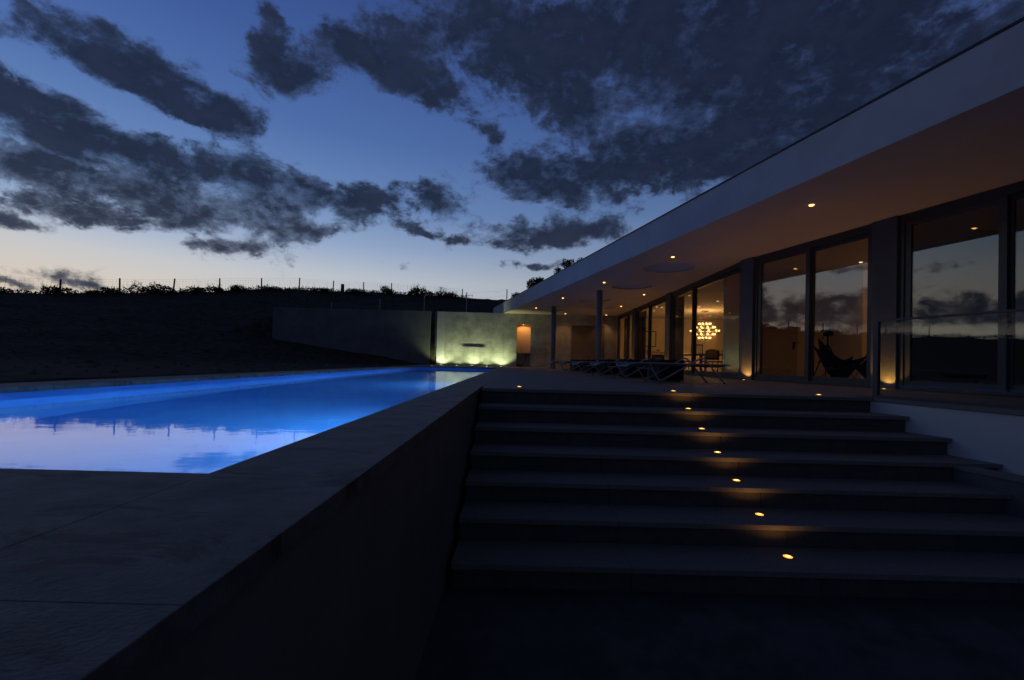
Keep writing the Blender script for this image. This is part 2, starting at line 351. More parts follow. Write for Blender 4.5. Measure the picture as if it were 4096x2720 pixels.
mb.v = [(x, y, ground(x, y)) for y in ys for x in xs]
mb.f = [(j*nx+i, j*nx+i+1, (j+1)*nx+i+1, (j+1)*nx+i) for j in range(len(ys)-1) for i in range(nx-1)]
terr = struct('terrain', mb, SOIL)
for pl in terr.data.polygons: pl.use_smooth = True

# loose stones and clods on the bank
mb = MB()
rnd = random.Random(3)
for _ in range(900):
    x = rnd.uniform(-26, -4.9); y = rnd.uniform(3, 23.2) if rnd.random() < .8 else rnd.uniform(24, 34)
    if y > 23 and x > -15: continue
    r = rnd.choice([.03, .04, .05, .06, .08, .12]) * rnd.uniform(.7, 1.3); z = ground(x, y)
    vs = []
    for (a, b, c) in ((1, 0, 0), (-1, 0, 0), (0, 1, 0), (0, -1, 0), (0, 0, 1), (0, 0, -1)):
        k = r*rnd.uniform(.6, 1.2); vs.append((x+a*k+rnd.uniform(-.3, .3)*r, y+b*k+rnd.uniform(-.3, .3)*r, z+c*k*.7))
    mb.add(vs, [(0, 2, 4), (2, 1, 4), (1, 3, 4), (3, 0, 4), (2, 0, 5), (1, 2, 5), (3, 1, 5), (0, 3, 5)])
tag(mb.build('rubble', ROCK), 'loose stones and clods scattered over the dark bank', 'rubble', kind='stuff')

# ------------------------------------------------------------------ lower paving, terrace
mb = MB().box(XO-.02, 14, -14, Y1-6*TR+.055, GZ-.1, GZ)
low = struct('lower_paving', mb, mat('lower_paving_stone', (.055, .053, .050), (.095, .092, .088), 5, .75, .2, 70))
# terrace slab, in stone edge strip and field
g = .003
mb = MB().prism([(XO+g, Y1+.36), (lineX(XW0, Y1+.36)-.02, Y1+.36), (lineX(XW0, Y1)+.40, Y1+.0), (lineX(XW0, -3)+.40, -3), (lineX(XR0, -3)+3, -3), (XR0-BE*YK+3, YK), (XF+3, YW), (XO+g, YW)], -.04, 0)
terrace = struct('terrace', mb, PAVE)
# fill below the terrace
struct('terrace_base', MB().prism([(XO+.02, Y1+.06), (lineX(XW0, Y1+.06)+.08, Y1+.06), (lineX(XW0, -3)+.12, -3), (16, -3), (16, 26), (XO+.02, YW+.3)], -1.6, -.045), DARKWALL)
struct('far_pool_deck', MB().box(-4.62, XO, YF+.45, YW, -.05, -.002), PAVE)
struct('near_pool_deck', MB().box(-9.0, XI-.004, -4.0, YN-.51, -.06, -.001), LIME)

# ------------------------------------------------------------------ staircase
stair = thing('staircase', 'wide grey stone staircase rising beside the pool wall to the terrace', 'staircase', (0, 3, GZ))
XLW = 4.80                                  # low wall face: X = XLW - BE*Y
def right_end(i, y, back):
    if i <= 3: return lineX(XW0, y)
    return lineX(XLW, y)-.003
JX = [XO+.024, .75, 1.95, 3.15]
for i in range(0, 7):
    ye = Y1-i*TR; z = -RS*i
    yb = (Y1-(i-1)*TR+.028) if i else Y1+.357
    # tread slabs
    for k, xa in enumerate(JX):
        xa2 = xa if k == 0 else xa+.0015
        if k < 3: poly = [(xa2, ye), (JX[k+1]-.0015, ye), (JX[k+1]-.0015, yb), (xa2, yb)]
        else: poly = [(xa2, ye), (right_end(i, ye, False)+(.015 if i <= 3 else 0), ye), (right_end(i, yb, True)+(.015 if 0 < i <= 3 else 0), yb), (xa2, yb)]
        MB().prism(poly, z-.034, z).build('tread', GRAN, stair)
    # riser panels
    yr = ye+.03
    for k, xa in enumerate(JX):
        xa2 = xa+.002; xb = JX[k+1]-.002 if k < 3 else right_end(i if i < 4 else 4, yr, False)-.01
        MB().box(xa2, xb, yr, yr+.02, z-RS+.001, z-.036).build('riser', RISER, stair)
MB().prism([(XO+.03, Y1-6*TR+.06), (3.6, Y1-6*TR+.06), (3.6, Y1+.05), (XO+.03, Y1+.05)], -1.5, -1.118).build('footing', DARKWALL, stair)
for i in range(7):
    ye = Y1-i*TR+.051
    MB().box(XO+.03, lineX(XW0 if i < 4 else XLW, ye)-.02, ye, ye+TR-.002, -1.11, -RS*i-.036).build('core', DARKWALL, stair)

# white wall below the terrace edge, and its stone cap
ww = thing('terrace_wall', 'white rendered wall under the terrace edge right of the stairs', 'wall', (4.2, 4.0, GZ))
ya, yb = Y1+.03, -3
MB().prism([(lineX(XW0, ya), ya), (lineX(XW0, yb), yb), (lineX(XW0, yb)+.2, yb), (lineX(XW0, ya)+.2, ya)], GZ-.3, -.045).build('wall_face', WHITEW, ww)
n = 0
yy = ya-.03
while yy > yb:
    y2 = max(yb, yy-1.2)
    MB().prism([(lineX(XW0, yy)-.03+(.03 if yy > 4.8 else 0), yy-.002), (lineX(XW0, y2)-.03, y2+.002), (lineX(XW0, y2)+.38, y2+.002), (lineX(XW0, yy)+.38, yy-.002)], -.04, .002).build('cap_stone', GRAN, ww)
    yy = y2
lw = thing('planter_wall', 'low grey planter wall ending the lower steps beside the white wall', 'wall', (3.9, 3.5, GZ))
ya, yb = Y1-3*TR+.02, -1.0
MB().prism([(lineX(XLW, ya), ya), (lineX(XLW, yb), yb), (lineX(XLW, yb)+.13, yb), (lineX(XLW, ya)+.13, ya)], GZ-.1, -.53).build('wall_face', GREYPL, lw)
MB().prism([(lineX(XLW, ya)-.012, ya), (lineX(XLW, yb)-.012, yb), (lineX(XLW, yb)+.145, yb), (lineX(XLW, ya)+.145, ya)], -.529, -.50).build('cap_stone', GRAN, lw)
struct('planter_soil', MB().prism([(lineX(XLW, ya)+.131, ya), (lineX(XLW, yb)+.131, yb), (lineX(XW0, yb)-.001, yb), (lineX(XW0, ya)-.001, ya)], GZ-.2, -.72), SOIL)

# ------------------------------------------------------------------ pool
pool = thing('swimming_pool', 'long rectangular swimming pool with blue lit water and stone coping', 'pool', (-2.4, 9.5, -1.6))
PD = -1.55; WZ = -.10
def basin_wall(x0, x1, y0, y1): return MB().box(x0, x1, y0, y1, PD-.2, -.045)
basin_wall(XL-.25, XL, YN-.25, YF+.25).build('basin_wall', POOLT, pool)
basin_wall(XI, XI+.20, YN-.25, YF+.25).build('basin_wall', POOLT, pool)
basin_wall(XL+.001, XI-.001, YN-.25, YN).build('basin_wall', POOLT, pool)
basin_wall(XL+.001, XI-.001, YF, YF+.25).build('basin_wall', POOLT, pool)
MB().box(XL+.001, XI-.001, YN+.001, YF-.001, PD-.2, PD).build('basin_floor', POOLT, pool)
# wall of the pool towards the stairs
MB().box(XI+.202, XO-.018, -4, Y1+.05, GZ-.2, -.046).build('outer_wall', mat('pool_wall_render', (.15, .135, .118), (.19, .172, .15), 3, .9, .15, 60), pool)
# coping slabs
def slab(x0, x1, y0, y1):
    b = MB().box(x0+.0003, x1-.0003, y0+.0003, y1-.0003, -.043, 0).build('coping_stone', LIME, pool)
    md = b.modifiers.new('arris', 'BEVEL'); md.width = .0012; md.segments = 1; return b
y = .545-1.5*2
while y < YF+.44:
    slab(XI, XO, y, min(y+1.5, YF+.45)); y += 1.5
x = XI
while x > XL-.5+.01:
    slab(max(x-1.1, XL-.5), x, YN-.5, YN); slab(max(x-1.1, XL-.5), x, YF, YF+.45); x -= 1.1
y = YN
while y < YF-.01:
    slab(XL-.5, XL, y, min(y+1.4, YF)); y += 1.4
# water
mw = bpy.data.materials.new('pool_water'); mw.use_nodes = True; nt = mw.node_tree; p = nt.nodes['Principled BSDF']
p.inputs['Base Color'].default_value = (.80, .90, 1, 1); p.inputs['Roughness'].default_value = .03; p.inputs['IOR'].default_value = 1.333; p.inputs['Transmission Weight'].default_value = 1.0
tc = nt.nodes.new('ShaderNodeTexCoord'); mp = nt.nodes.new('ShaderNodeMapping'); nt.links.new(tc.outputs['Object'], mp.inputs[0]); mp.inputs['Scale'].default_value = (1, 1.6, 1)
n1 = nt.nodes.new('ShaderNodeTexNoise'); nt.links.new(mp.outputs[0], n1.inputs['Vector']); n1.inputs['Scale'].default_value = 5; n1.inputs['Detail'].default_value = 2
b = nt.nodes.new('ShaderNodeBump'); b.inputs['Strength'].default_value = .03; b.inputs['Distance'].default_value = .02; nt.links.new(n1.outputs[0], b.inputs['Height']); nt.links.new(b.outputs[0], p.inputs['Normal'])
mb = MB().add([(XL, YN, WZ), (XI, YN, WZ), (XI, YF, WZ), (XL, YF, WZ)], [(0, 1, 2, 3)])
wat = struct('water', mb, mw)
for k, y in enumerate((3.9, 8.6, 13.3)):
    nm = ('nearest to the camera', 'halfway along the pool', 'nearest the concrete wall')[k]
    t = thing('pool_light', 'round underwater light in the stair side of the pool, '+nm, 'light', (XI-.002, y, -.55), 'underwater pool lights')
    MB().tube([(XI, y, -.55), (XI-.02, y, -.55)], .09, 20).build('rim', CHROME, t)
    MB().tube([(XI-.021, y, -.55), (XI-.024, y, -.55)], .075, 20).build('lens', PLENS, t)
    lamp('pool_lamp', 'AREA', (-.03, 0, 0), 62, (.26, .62, 1.0), t, rot=(0, R(90), 0), size=.15)

# ------------------------------------------------------------------ recessed floor lights
def floor_light(loc, label, power=.35, col=(1, .47, .11), lens=LENS, r=.022, spot=160, group='recessed floor lights', rot=(math.pi, 0, 0), cat='floor light'):
    t = thing('floor_light', label, cat, loc, group)
    MB().lathe([(r*1.8, .0005), (r*1.8, .004), (r*1.32, .004)], loc, 20).build('ring', CHROME, t)
    MB().lathe([(r*1.3, .0045), (r*1.15, .006)], loc, 18).build('rim_glow', LENSR if lens is LENS else lens, t)  # glowing ring added as the glare rim of the lamp
    MB().lathe([(r*.66, .0062), (r*.5, .0075)], loc, 16).build('lens', lens, t)
    lamp('floor_lamp', 'SPOT', (0, 0, .012), power, col, t, .01, rot, spot, .5)
    return t
nth = ['first', 'second', 'third', 'fourth', 'fifth', 'sixth']
for i in range(1, 7):
    floor_light((1.85, Y1-i*TR+.215, -RS*i), 'small glowing light sunk in the %s tread below the terrace' % nth[i-1], .9)
floor_light((.04, 5.25, 0), 'glowing floor light on the terrace edge next to the pool coping', .35)
floor_light((1.84, 5.16, 0), 'glowing floor light on the terrace edge above the row of step lights', .35)
floor_light((3.51, 5.12, 0), 'glowing floor light on the terrace edge beside the balustrade post', .35)
floor_light((-3.75, 19.6, 0), 'small orange floor light at the far pool end, left of the lit wall', .3)
floor_light((-1.32, 19.6, 0), 'small orange floor light at the far pool end, in front of the lit wall', .3)
def wash(x, y, label, pw=62.0): return floor_light((x, y, 0), label, pw, (.88, 1, .50), LENSW, .04, 122, 'wall washing floor lights', (math.pi-R(28), 0, 0), 'floor light')

for x, lab in ((-3.93, 'bright wall washer in the floor at the pale pier'), (-2.30, 'wall washer in the floor under the steel wall shelf'), (-.80, 'wall washer in the floor nearest the orange niche')):
    t = wash(x, YW-.50, lab)
for x, lab in ((-3.1, 'fainter wall washer in the floor between the pale pier and the steel shelf'), (-1.55, 'fainter wall washer in the floor between the steel shelf and the niche')):
    t = wash(x, YW-.50, lab, 20.0)

# ------------------------------------------------------------------ end wall, pier, retaining wall
def panel_wall(name, label, panels, y0, m, loc, backing):
    t = thing(name, label, 'wall', loc)
    for (x0, x1, z0, z1) in panels:
        o = MB().box(x0+.004, x1-.004, y0, y0+.06, z0+.003, z1-.003).build('concrete_panel', m, t)
    for (x0, x1, z0, z1) in backing:
        MB().box(x0, x1, y0+.012, y0+.24, z0, z1).build('wall_core', CONCD, t)
    return t
rows = [(0, .72), (.72, 1.5), (1.5, HW)]
pan = []
for a, b in ((-3.85, -.72), (-.72, -.02), (.72, 2.89), (4.64, XF)):
    pan += [(a, b, z0, z1) for z0, z1 in rows]
pan += [(-.02, .72, 2.28, HW), (2.89, 4.64, 2.28, HW)]
back = [(-3.85, -.02, 0, HW-.01), (.72, 2.89, 0, HW-.01), (4.64, XF, 0, HW-.01), (-.02, .72, 2.28, HW-.01), (2.89, 4.64, 2.28, HW-.01)]
ew = panel_wall('concrete_wall', 'fair-faced concrete wall at the pool end washed with pale light', pan, YW, CONC, (0, YW, 0), back)
# niche lining
NICHE = mat('niche_paint', (.62, .5, .36), (.66, .54, .4), 1.5, .8)
nb = MB(); nb.box(-.02, .72, YW+.56, YW+.6, 0, 2.28); nb.box(-.06, -.02, YW+.24, YW+.6, 0, 2.32); nb.box(.72, .76, YW+.24, YW+.6, 0, 2.32); nb.box(-.02, .72, YW+.24, YW+.56, 2.28, 2.32)
nb.build('niche_lining', NICHE, ew)
MB().box(-.018, .718, YW+.02, YW+.55, .66, .73).build('niche_counter', WOODD, ew)
t = thing('tap', 'small steel tap standing on the counter of the orange niche', 'tap', (.22, YW+.3, .73))
MB().tube([(.22, YW+.3, .732), (.22, YW+.3, .93), (.22, YW+.26, .96), (.22, YW+.2, .95)], .014, 8).build('spout', CHROME, t, True)
MB().lathe([(.03, .001), (.025, .02)], (.22, YW+.3, .73), 12).build('base', CHROME, t)
t = thing('ceiling_light', 'small warm downlight in the top of the orange niche', 'ceiling light', (.33, YW+.25, 2.28), 'soffit downlights')
MB().lathe([(.045, -.006), (.045, -.001)], (.33, YW+.25, 2.28), 16).build('ring', WHITE, t); MB().lathe([(.03, -.012), (.032, -.007)], (.33, YW+.25, 2.28), 16).build('lens', LENSD, t)
lamp('niche_lamp', 'SPOT', (0, -.12, -.03), 16, (1, .43, .11), t, .02, (R(14), 0, 0), 150, .4)
# sliding panel in the wall
MB().box(2.90, 4.63, YW+.05, YW+.10, .005, 2.275).build('door_panel', mat('door_panel_paint', (.16, .14, .12), (.2, .17, .15), 2, .7), ew)
MB().box(4.56, 4.60, YW+.03, YW+.05, .9, 1.1).build('door_handle', CHROME, ew)
# hose and plant in lower niche
t = thing('garden_hose', 'dark hose hanging below the niche counter and running to the floor', 'hose', (.45, YW+.3, 0))
MB().tube([(.50, YW+.35, .645), (.49, YW+.3, .5), (.42, YW+.27, .3), (.34, YW+.3, .14), (.30, YW+.35, .02)], .013, 8).build('hose', BLACK, t, True)
t = thing('potted_plant', 'low green leafy plant on the floor of the niche', 'plant', (.17, YW+.2, 0))
mb = MB()
for k in range(46):
    a = rnd.uniform(0, 6.28); L = rnd.uniform(.12, .24); e = rnd.uniform(.1, .9); c = Vector((.17, YW+.2, .07))
    d = Vector((math.cos(a)*math.cos(e), math.sin(a)*math.cos(e)*.7, math.sin(e)*.6)); s = d.cross(Vector((0, 0, 1))).normalized()*.025
    mb.add([c, c+d*L*.5+s, c+d*L-Vector((0, 0, .03)), c+d*L*.5-s], [(0, 1, 2, 3)])
mb.build('leaf_rosette', mat('plant_green', (.10, .16, .03), (.22, .28, .05), 14, .5), t)
MB().lathe([(.09, .001), (.11, .08), (.10, .085)], (.17, YW+.2, 0), 14).build('pot', DARKWALL, t)
# water blade / shelf
t = thing('steel_shelf', 'long steel water spout shelf fixed on the lit concrete wall', 'wall shelf', (-2.3, YW-.12, .95))
MB().box(-2.90, -1.71, YW-.07, YW-.001, .985, 1.0).build('shelf_plate', mat('grey_painted_steel', (.24, .25, .26), (.29, .3, .31), 8, .6), t)
MB().box(-2.90, -1.71, YW-.075, YW-.07, .965, 1.0).build('lip', mat('grey_painted_steel', (.24, .25, .26)), t)
for x in (-2.62, -2.0): MB().prism([(x, YW-.08), (x+.09, YW-.08), (x+.09, YW-.001), (x, YW-.001)], .92, .984).build('bracket', GALV, t)
# pier
t = thing('plaster_pier', 'narrow pale plaster pier at the left end of the lit concrete wall', 'wall', (-4.07, YW, 0))
MB().box(-4.28, -3.855, YW+.001, YW+.24, -.06, HW).build('pier_face', mat('pier_plaster', (.40, .41, .41), (.46, .47, .47), 2, .85, .05, 60), t)
t = thing('drain_pipe', 'thin vertical pipe in the dark slot beside the pale pier', 'pipe', (-4.37, YW+.12, 0))
MB().tube([(-4.37, YW+.12, 0), (-4.37, YW+.12, HW-.02)], .022, 10).build('pipe', GALV, t, True)
for z in (.6, 2.2): MB().box(-4.40, -4.34, YW+.13, YW+.3, z, z+.03).build('bracket', GALV, t)
struct('slot_back', MB().box(-4.66, -4.26, YW+.30, YW+.40, -.1, HW-.05), DARKWALL)
pan = []
for a, b in ((-13.05, -9.9), (-9.9, -7.2), (-7.2, -4.64)): pan += [(a, b, -.3, 1.52), (a, b, 1.52, HW+.01)]
panel_wall('retaining_wall', 'long dark concrete retaining wall half buried by the soil bank', pan, YW, CONCD, (-9, YW, 0), [(-13.05, -4.64, -.3, HW)])

# ------------------------------------------------------------------ house
house = thing('house', 'low modern white villa with a long wedge roof and glass front', 'house', (6, 12, 0))
RY0, RY1 = -4.0, 26.2
poly = [(lineX(XFA, RY0), RY0), (17, RY0), (17, RY1), (lineX(XFA, RY1), RY1)]
roof = MB().prism(poly, H, H2).build('roof', PLASTER, house)
SKYL = [(3.90, 11.45), (3.68, 14.3), (3.05, 17.6), (3.75, 20.0), (1.62, 21.3)]
cut = MB()
for x, y in SKYL: cut.lathe([(.64, H-.2), (.64, H2+.3)], (x, y, 0), 48)
co = cut.build('cutter', PLASTER); md = roof.modifiers.new('b', 'BOOLEAN'); md.object = co; md.solver = 'EXACT'; md.operation = 'DIFFERENCE'
co.location = tuple(-a for a in (0, 0, 0))
bpy.context.view_layer.update()
dg = bpy.context.evaluated_depsgraph_get(); me = bpy.data.meshes.new_from_object(roof.evaluated_get(dg)); roof.modifiers.clear(); roof.data = me
bpy.data.objects.remove(co)
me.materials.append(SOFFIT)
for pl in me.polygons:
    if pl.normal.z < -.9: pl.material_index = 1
# edge trim: dark metal capping
o = Vector((0, 0, 0))
MB().prism([(lineX(XFA, RY0)-.012, RY0), (lineX(XFA, RY0)+.10, RY0), (lineX(XFA, RY1)+.10, RY1), (lineX(XFA, RY1)-.012, RY1)], H2+.001, H2+.028).build('roof_capping', STEELD, house)
for x, y in SKYL:
    MB().lathe([(.637, H+.03), (.637, H+.04)], (x, y, 0), 40).build('skylight_diffuser', FROST, house)
# floor inside, back walls, partitions
MB().prism([(XF+.10, YW-.02), (XF+.10, YK), (lineX(XR0, -3)+.1, -3), (16, -3), (16, YW+.5), (XF+.10, YW+.5)], .002, .006).build('interior_floor', mat('interior_floor_stone', (.30, .26, .2), (.36, .31, .25), 2, .35), house)
MB().box(15.8, 16, -3, 25, 0, H).build('back_wall', WARM, house)
MB().box(XF+.02, 15.8, 24.2, 24.4, 0, H).build('end_wall_inside', WARM, house)
MB().box(XF+.001, XF+.16, YW+.001, 24.2, 0, H).build('end_reveal', WARM, house)
YP = 11.90
MB().box(XF+.35, 15.8, YP, YP+.16, 0, H).build('partition_wall', WARM, house)
# a nearer return of that partition, lit warmer
pB = [Vector((6.13, 7.30, 0)), Vector((6.13, 7.30, 0))+nB*7]
q = tB*.09
MB().prism([tuple((pB[0]-q).xy), tuple((pB[1]-q).xy), tuple((pB[1]+q).xy), tuple((pB[0]+q).xy)], 0, H).build('partition_wall', WARM, house)
MB().box(8.45, 9.4, 10.8, YP-.001, 0, H).build('chimney_breast', WARM, house)
dr = MB().box(6.62, 7.55, YP-.02, YP-.001, .007, 2.1).build('interior_door', mat('interior_door_paint', (.35, .27, .19), (.38, .30, .21), 2, .6), house)
MB().bar((7.44, YP-.06, .98), (7.58, YP-.06, .98), .02).box(7.42, 7.47, YP-.05, YP-.021, .8, 1.0).build('door_handle', BLACKM, dr)
# --- glass fronts
def P(x0, y, off=0.0): # point on the angled front at depth y
    v = Vector((lineX(x0, y), y, 0))+nB*off; return (v.x, v.y)
def oprism(fn, ya, yb, o0, o1, z0, z1, mb=None):
    mb = mb or MB(); return mb.prism([fn(ya, o0), fn(ya, o1), fn(yb, o1), fn(yb, o0)], z0, z1)
FL = lambda y, o=0.0: (XF+o, y)
FR = lambda y, o=0.0: P(XR0, y, o)
def pillar(fn, ya, yb): oprism(fn, ya, yb, 0, .30, .001, H-.001).build('pillar', GREYPL, house)
def unit(fn, ya, yb, mids, leaf0=True):
    """one sliding door unit between depths ya > yb"""
    top = H-.001; fr = MB()
    oprism(fn, ya, yb, .05, .20, top-.13, top, fr); oprism(fn, ya, yb, .05, .20, .007, .06, fr)
    oprism(fn, ya, ya-.06, .05, .20, .06, top-.13, fr); oprism(fn, yb+.06, yb, .05, .20, .06, top-.13, fr)
    sd = fr.build('sliding_door', ALU, house)
    ed = [ya-.06]+list(mids)+[yb+.06]
    for k in range(len(ed)-1):
        a, b = ed[k], ed[k+1]; o = .07 if k % 2 == 0 else .125; w = .085
        a2 = a+(.05 if k else 0); lf = MB()
        oprism(fn, a2, a2-w, o, o+.05, .061, top-.131, lf); oprism(fn, b+w, b, o, o+.05, .061, top-.131, lf)
        oprism(fn, a2-w, b+w, o, o+.05, .061, .15, lf); oprism(fn, a2-w, b+w, o, o+.05, top-.2, top-.131, lf)
        lf.build('leaf_frame', ALU, sd)
        oprism(fn, a2-w-.001, b+w+.001, o+.02, o+.032, .151, top-.201).build('pane', GLASSR if fn is FR else GLASS, sd)
pillar(FL, 20.35, 19.85); pillar(FL, 15.78, 15.30)
unit(FL, 23.45, 20.36, [21.4]); unit(FL, 19.84, 15.79, [17.95]); unit(FL, 15.29, 10.50, [13.45])
# kink pillar
MB().prism([(XF, 10.49), (XF+.3, 10.49), (XF+.36, 10.2), P(XR0, 10.06, .3), P(XR0, 10.06, 0), (XF, YK)], .001, H-.001).build('pillar', GREYPL, house)
unit(FR, 10.05, 7.52, [8.72])
pillar(FR, 7.51, 7.13)
unit(FR, 7.12, 4.55, [5.86])
pillar(FR, 4.54, 4.14); unit(FR, 4.13, 1.6, [2.9]); pillar(FR, 1.59, -3)
# lights at the foot of pillars
for (y, lab) in ((9.98-.0, 'glowing floor light at the foot of the grey pillar at the kink of the front'), (7.22, 'glowing floor light at the foot of the grey pillar behind the balustrade'), (15.55, 'tiny floor light at the foot of the pillar behind the loungers'), (20.1, 'tiny floor light at the foot of the pillar nearest the end wall')):
    fn = FR if y < 10.2 else FL
    pp = fn(y if y != 9.98 else 10.16, -.11); floor_light((pp[0], pp[1], 0), lab, 14.0, (1, .46, .09), LENS, .022, 120)

# round columns under the roof
for (x, y, lab) in ((1.64, 20.03, 'slim round grey column nearer the concrete end wall'), (2.84, 15.35, 'round grey column standing behind the row of loungers')):
    t = thing('round_column', lab, 'column', (x, y, 0), 'columns under the roof')
    MB().lathe([(.11, .012), (.11, H-.001)], (x, y, 0), 28).build('shaft', COLM, t, True)
    MB().lathe([(.125, .001), (.125, .012)], (x, y, 0), 28).build('base_plate', ALU, t)

# ------------------------------------------------------------------ downlights
def downlight(x, y, label, power, z=H, lens=LENSD, group='soffit downlights', col=(1, .45, .15), spot=110):
    t = thing('ceiling_light', label, 'ceiling light', (x, y, z), group)
    MB().lathe([(.048, -.006), (.048, -.0005)], (x, y, z), 18).build('ring', WHITE, t)
    MB().lathe([(.030, -.016), (.036, -.0065)], (x, y, z), 16).build('lens', lens, t)
    lamp('downlight_lamp', 'SPOT', (0, 0, -.03), power, col, t, .03, (0, 0, 0), spot, .7)
rowA = [(4.48, 6.76), (3.58, 10.25), (2.67, 13.73), (1.76, 17.3), (.86, 20.76)]
for k, (x, y) in enumerate(rowA): downlight(x, y, 'recessed soffit light, %s in the row along the roof edge counted from the stairs' % nth[k], 9.0)
for k, (x, y) in enumerate([(4.55, 15.93), (4.53, 19.36), (4.62, 22.99)]): downlight(x, y, 'recessed soffit light close to the glass front, %s towards the end wall' % nth[k], 16.0)
downlight(2.47, 22.86, 'recessed soffit light between the end wall and the first column', 16.0)
IN = [(6.36, 15.73), (7.74, 17.08), (7.76, 18.87), (9.68, 22.17), (9.72, 23.4), (6.06, 19.24), (6.4, 20.7), (5.75, 23.0)]  # the last one is an added light for the corner reveal
INL = ['over the near end of the dining table', 'right of the chandelier rod', 'just left of the chandelier rose', 'deep in the dining room beside the chandelier', 'by the far wall below the chandelier rose', 'seen in the middle pane above the picture', 'behind the one above the picture', 'added to light the corner reveal at the end wall']
for (x, y), lb in zip(IN, INL): downlight(x, y, 'small interior ceiling light '+lb, 22.0, H, LENSI, 'interior downlights')
for (x, y), lb in zip([(6.88, 10.28), (8.0, 10.3)], ['in the telescope room near the glass', 'in the telescope room above the warm wall']): downlight(x, y, 'small interior ceiling light '+lb, 12.0, H, LENSI, 'interior downlights', (1, .5, .16))

# ------------------------------------------------------------------ chandelier
cx, cyy, cz = 8.58, 20.2, 1.90
t = thing('chandelier', 'round tiered chandelier of many glowing bulbs in the dining room', 'chandelier', (cx, cyy, H))
MB().lathe([(.16, -.05), (.16, -.001)], (cx, cyy, H), 20).build('ceiling_rose', CHROME, t)
MB().tube([(cx, cyy, H-.05), (cx, cyy, 2.34)], .008, 6).build('cable', mat('red_cable', (.35, .03, .02)), t)
MB().tube([(cx, cyy, 2.34), (cx, cyy, 1.48)], .03, 10).build('stem', CHROME, t)
for (dz, rr, n) in ((.32, .25, 10), (.16, .43, 10), (0, .60, 10), (-.16, .43, 10), (-.32, .25, 10)):
    arms = MB()
    for k in range(n):
        a = 2*math.pi*(k+.3)/n; e = (cx+rr*math.cos(a), cyy+rr*math.sin(a), cz+dz)
        arms.tube([(cx, cyy, cz+dz-.045), (e[0], e[1], cz+dz-.045), (e[0], e[1], cz+dz-.02)], .006, 5)
        MB().ball(e, .042, 12, 8).build('bulb', BULB, t, True)
    arms.build('arm_ring', CHROME, t)
lamp('chandelier_lamp', 'POINT', (0, 0, cz-H), 130, (1, .50, .16), t, .5)
lamp('chandelier_glow', 'POINT', (0, 0, -.25), 10, (1, .62, .26), t, .12)

# ------------------------------------------------------------------ interior furniture
t = thing('dining_table', 'dark dining table under the chandelier inside the glass front', 'table', (7.3, 17, 0))
MB().box(6.6, 8.0, 15.9, 18.6, .70, .74).build('table_top', WOODD, t)
for x in (6.68, 7.92):
    for y in (16, 18.5): MB().box(x-.04, x+.04, y-.04, y+.04, .007, .70).build('leg', WOODD, t)
def dining_chair(x, y, rz, label):
    t = thing('dining_chair', label, 'chair', (x, y, .007), 'dining chairs', rz)
    def loc(mb, n, m):
        o = bpy.data.objects.new(n, mb.mesh(n, m)); COL.objects.link(o); o.parent = t
    loc(MB().box(-.23, .23, -.23, .23, .42, .47), 'seat', BLACK)
    mb = MB()
    for k in range(8):
        a = -.23+.46*k/8; z1 = .82+.06*math.sin(math.pi*(k+.5)/8)
        mb.box(a, a+.46/8, -.25, -.215, .5, z1)
    loc(mb, 'backrest', BLACK)
    for sx in (-.2, .2):
        for sy in (-.2, .2): loc(MB().box(sx-.015, sx+.015, sy-.015, sy+.015, 0, .42), 'leg', WOODM)
        loc(MB().box(sx-.012, sx+.012, -.24, -.216, .47, .5), 'back_post', WOODM)
for (x, y, rz, lb) in ((6.75, 15.45, 0, 'dark dining chair at the near end of the table, left one'), (7.35, 15.5, 0, 'dark dining chair at the near end of the table, right one'), (6.2, 16.6, -1.57, 'dark dining chair on the glass side of the table, nearer'), (6.2, 17.6, -1.57, 'dark dining chair on the glass side of the table, farther'), (8.4, 17.2, 1.57, 'dark dining chair on the far side of the table')):
    dining_chair(x, y, rz, lb)
t = thing('kitchen_counter', 'pale kitchen counter deep inside the dining room', 'counter', (8.8, 22.4, 0))
MB().box(7.7, 10.2, 22.1, 22.7, .007, .86).build('cabinet', WARM, t); MB().box(7.66, 10.24, 22.06, 22.74, .861, .90).build('worktop', WHITE, t)
def picture(x0, x1, z0, z1, y, label, inkf):
    t = thing('framed_picture', label, 'picture', ((x0+x1)/2, y, z0))
    fw_ = .05; mb = MB()
    mb.box(x0, x1, y-.04, y, z0, z0+fw_).box(x0, x1, y-.04, y, z1-fw_, z1).box(x0, x0+fw_, y-.04, y, z0+fw_, z1-fw_).box(x1-fw_, x1, y-.04, y, z0+fw_, z1-fw_)
    mb.build('frame', BLACKM, t); MB().box(x0+fw_, x1-fw_, y-.02, y, z0+fw_, z1-fw_).build('print', PAPER, t)
    inkf(t, y)
def ink1(t, y):
    mb = MB()
    for k in range(9):
        a = .2+k*.05; mb.bar((7.05+.02*k, y-.022, 1.62+.02*k), (7.35+.01*k, y-.022, 1.78+.025*k), .012, .004)
    mb.build('brush_stroke', INK, t)
picture(6.72, 7.62, 1.26, 2.12, 24.199, 'large dark framed print with a red stroke on the dining room wall', ink1)
def ink2(t, y):
    mb = MB()
    for k in range(5): mb.box(9.62+k*.11, 9.64+k*.11, y-.024, y-.02, .95, 1.40)
    for k in range(4): mb.box(9.6, 10.1, y-.026, y-.022, 1.0+k*.12, 1.015+k*.12)
    mb.build('grid_lines', BLACKM, t)
picture(9.55, 10.18, .91, 1.46, 24.199, 'small dark gridded panel on the wall below the chandelier', ink2)
t = thing('wall_shelf', 'long low shelf below the framed print', 'shelf', (7.4, 24.05, .98))
MB().box(6.6, 8.2, 23.95, 24.198, 1.0, 1.03).build('board', WARM, t)
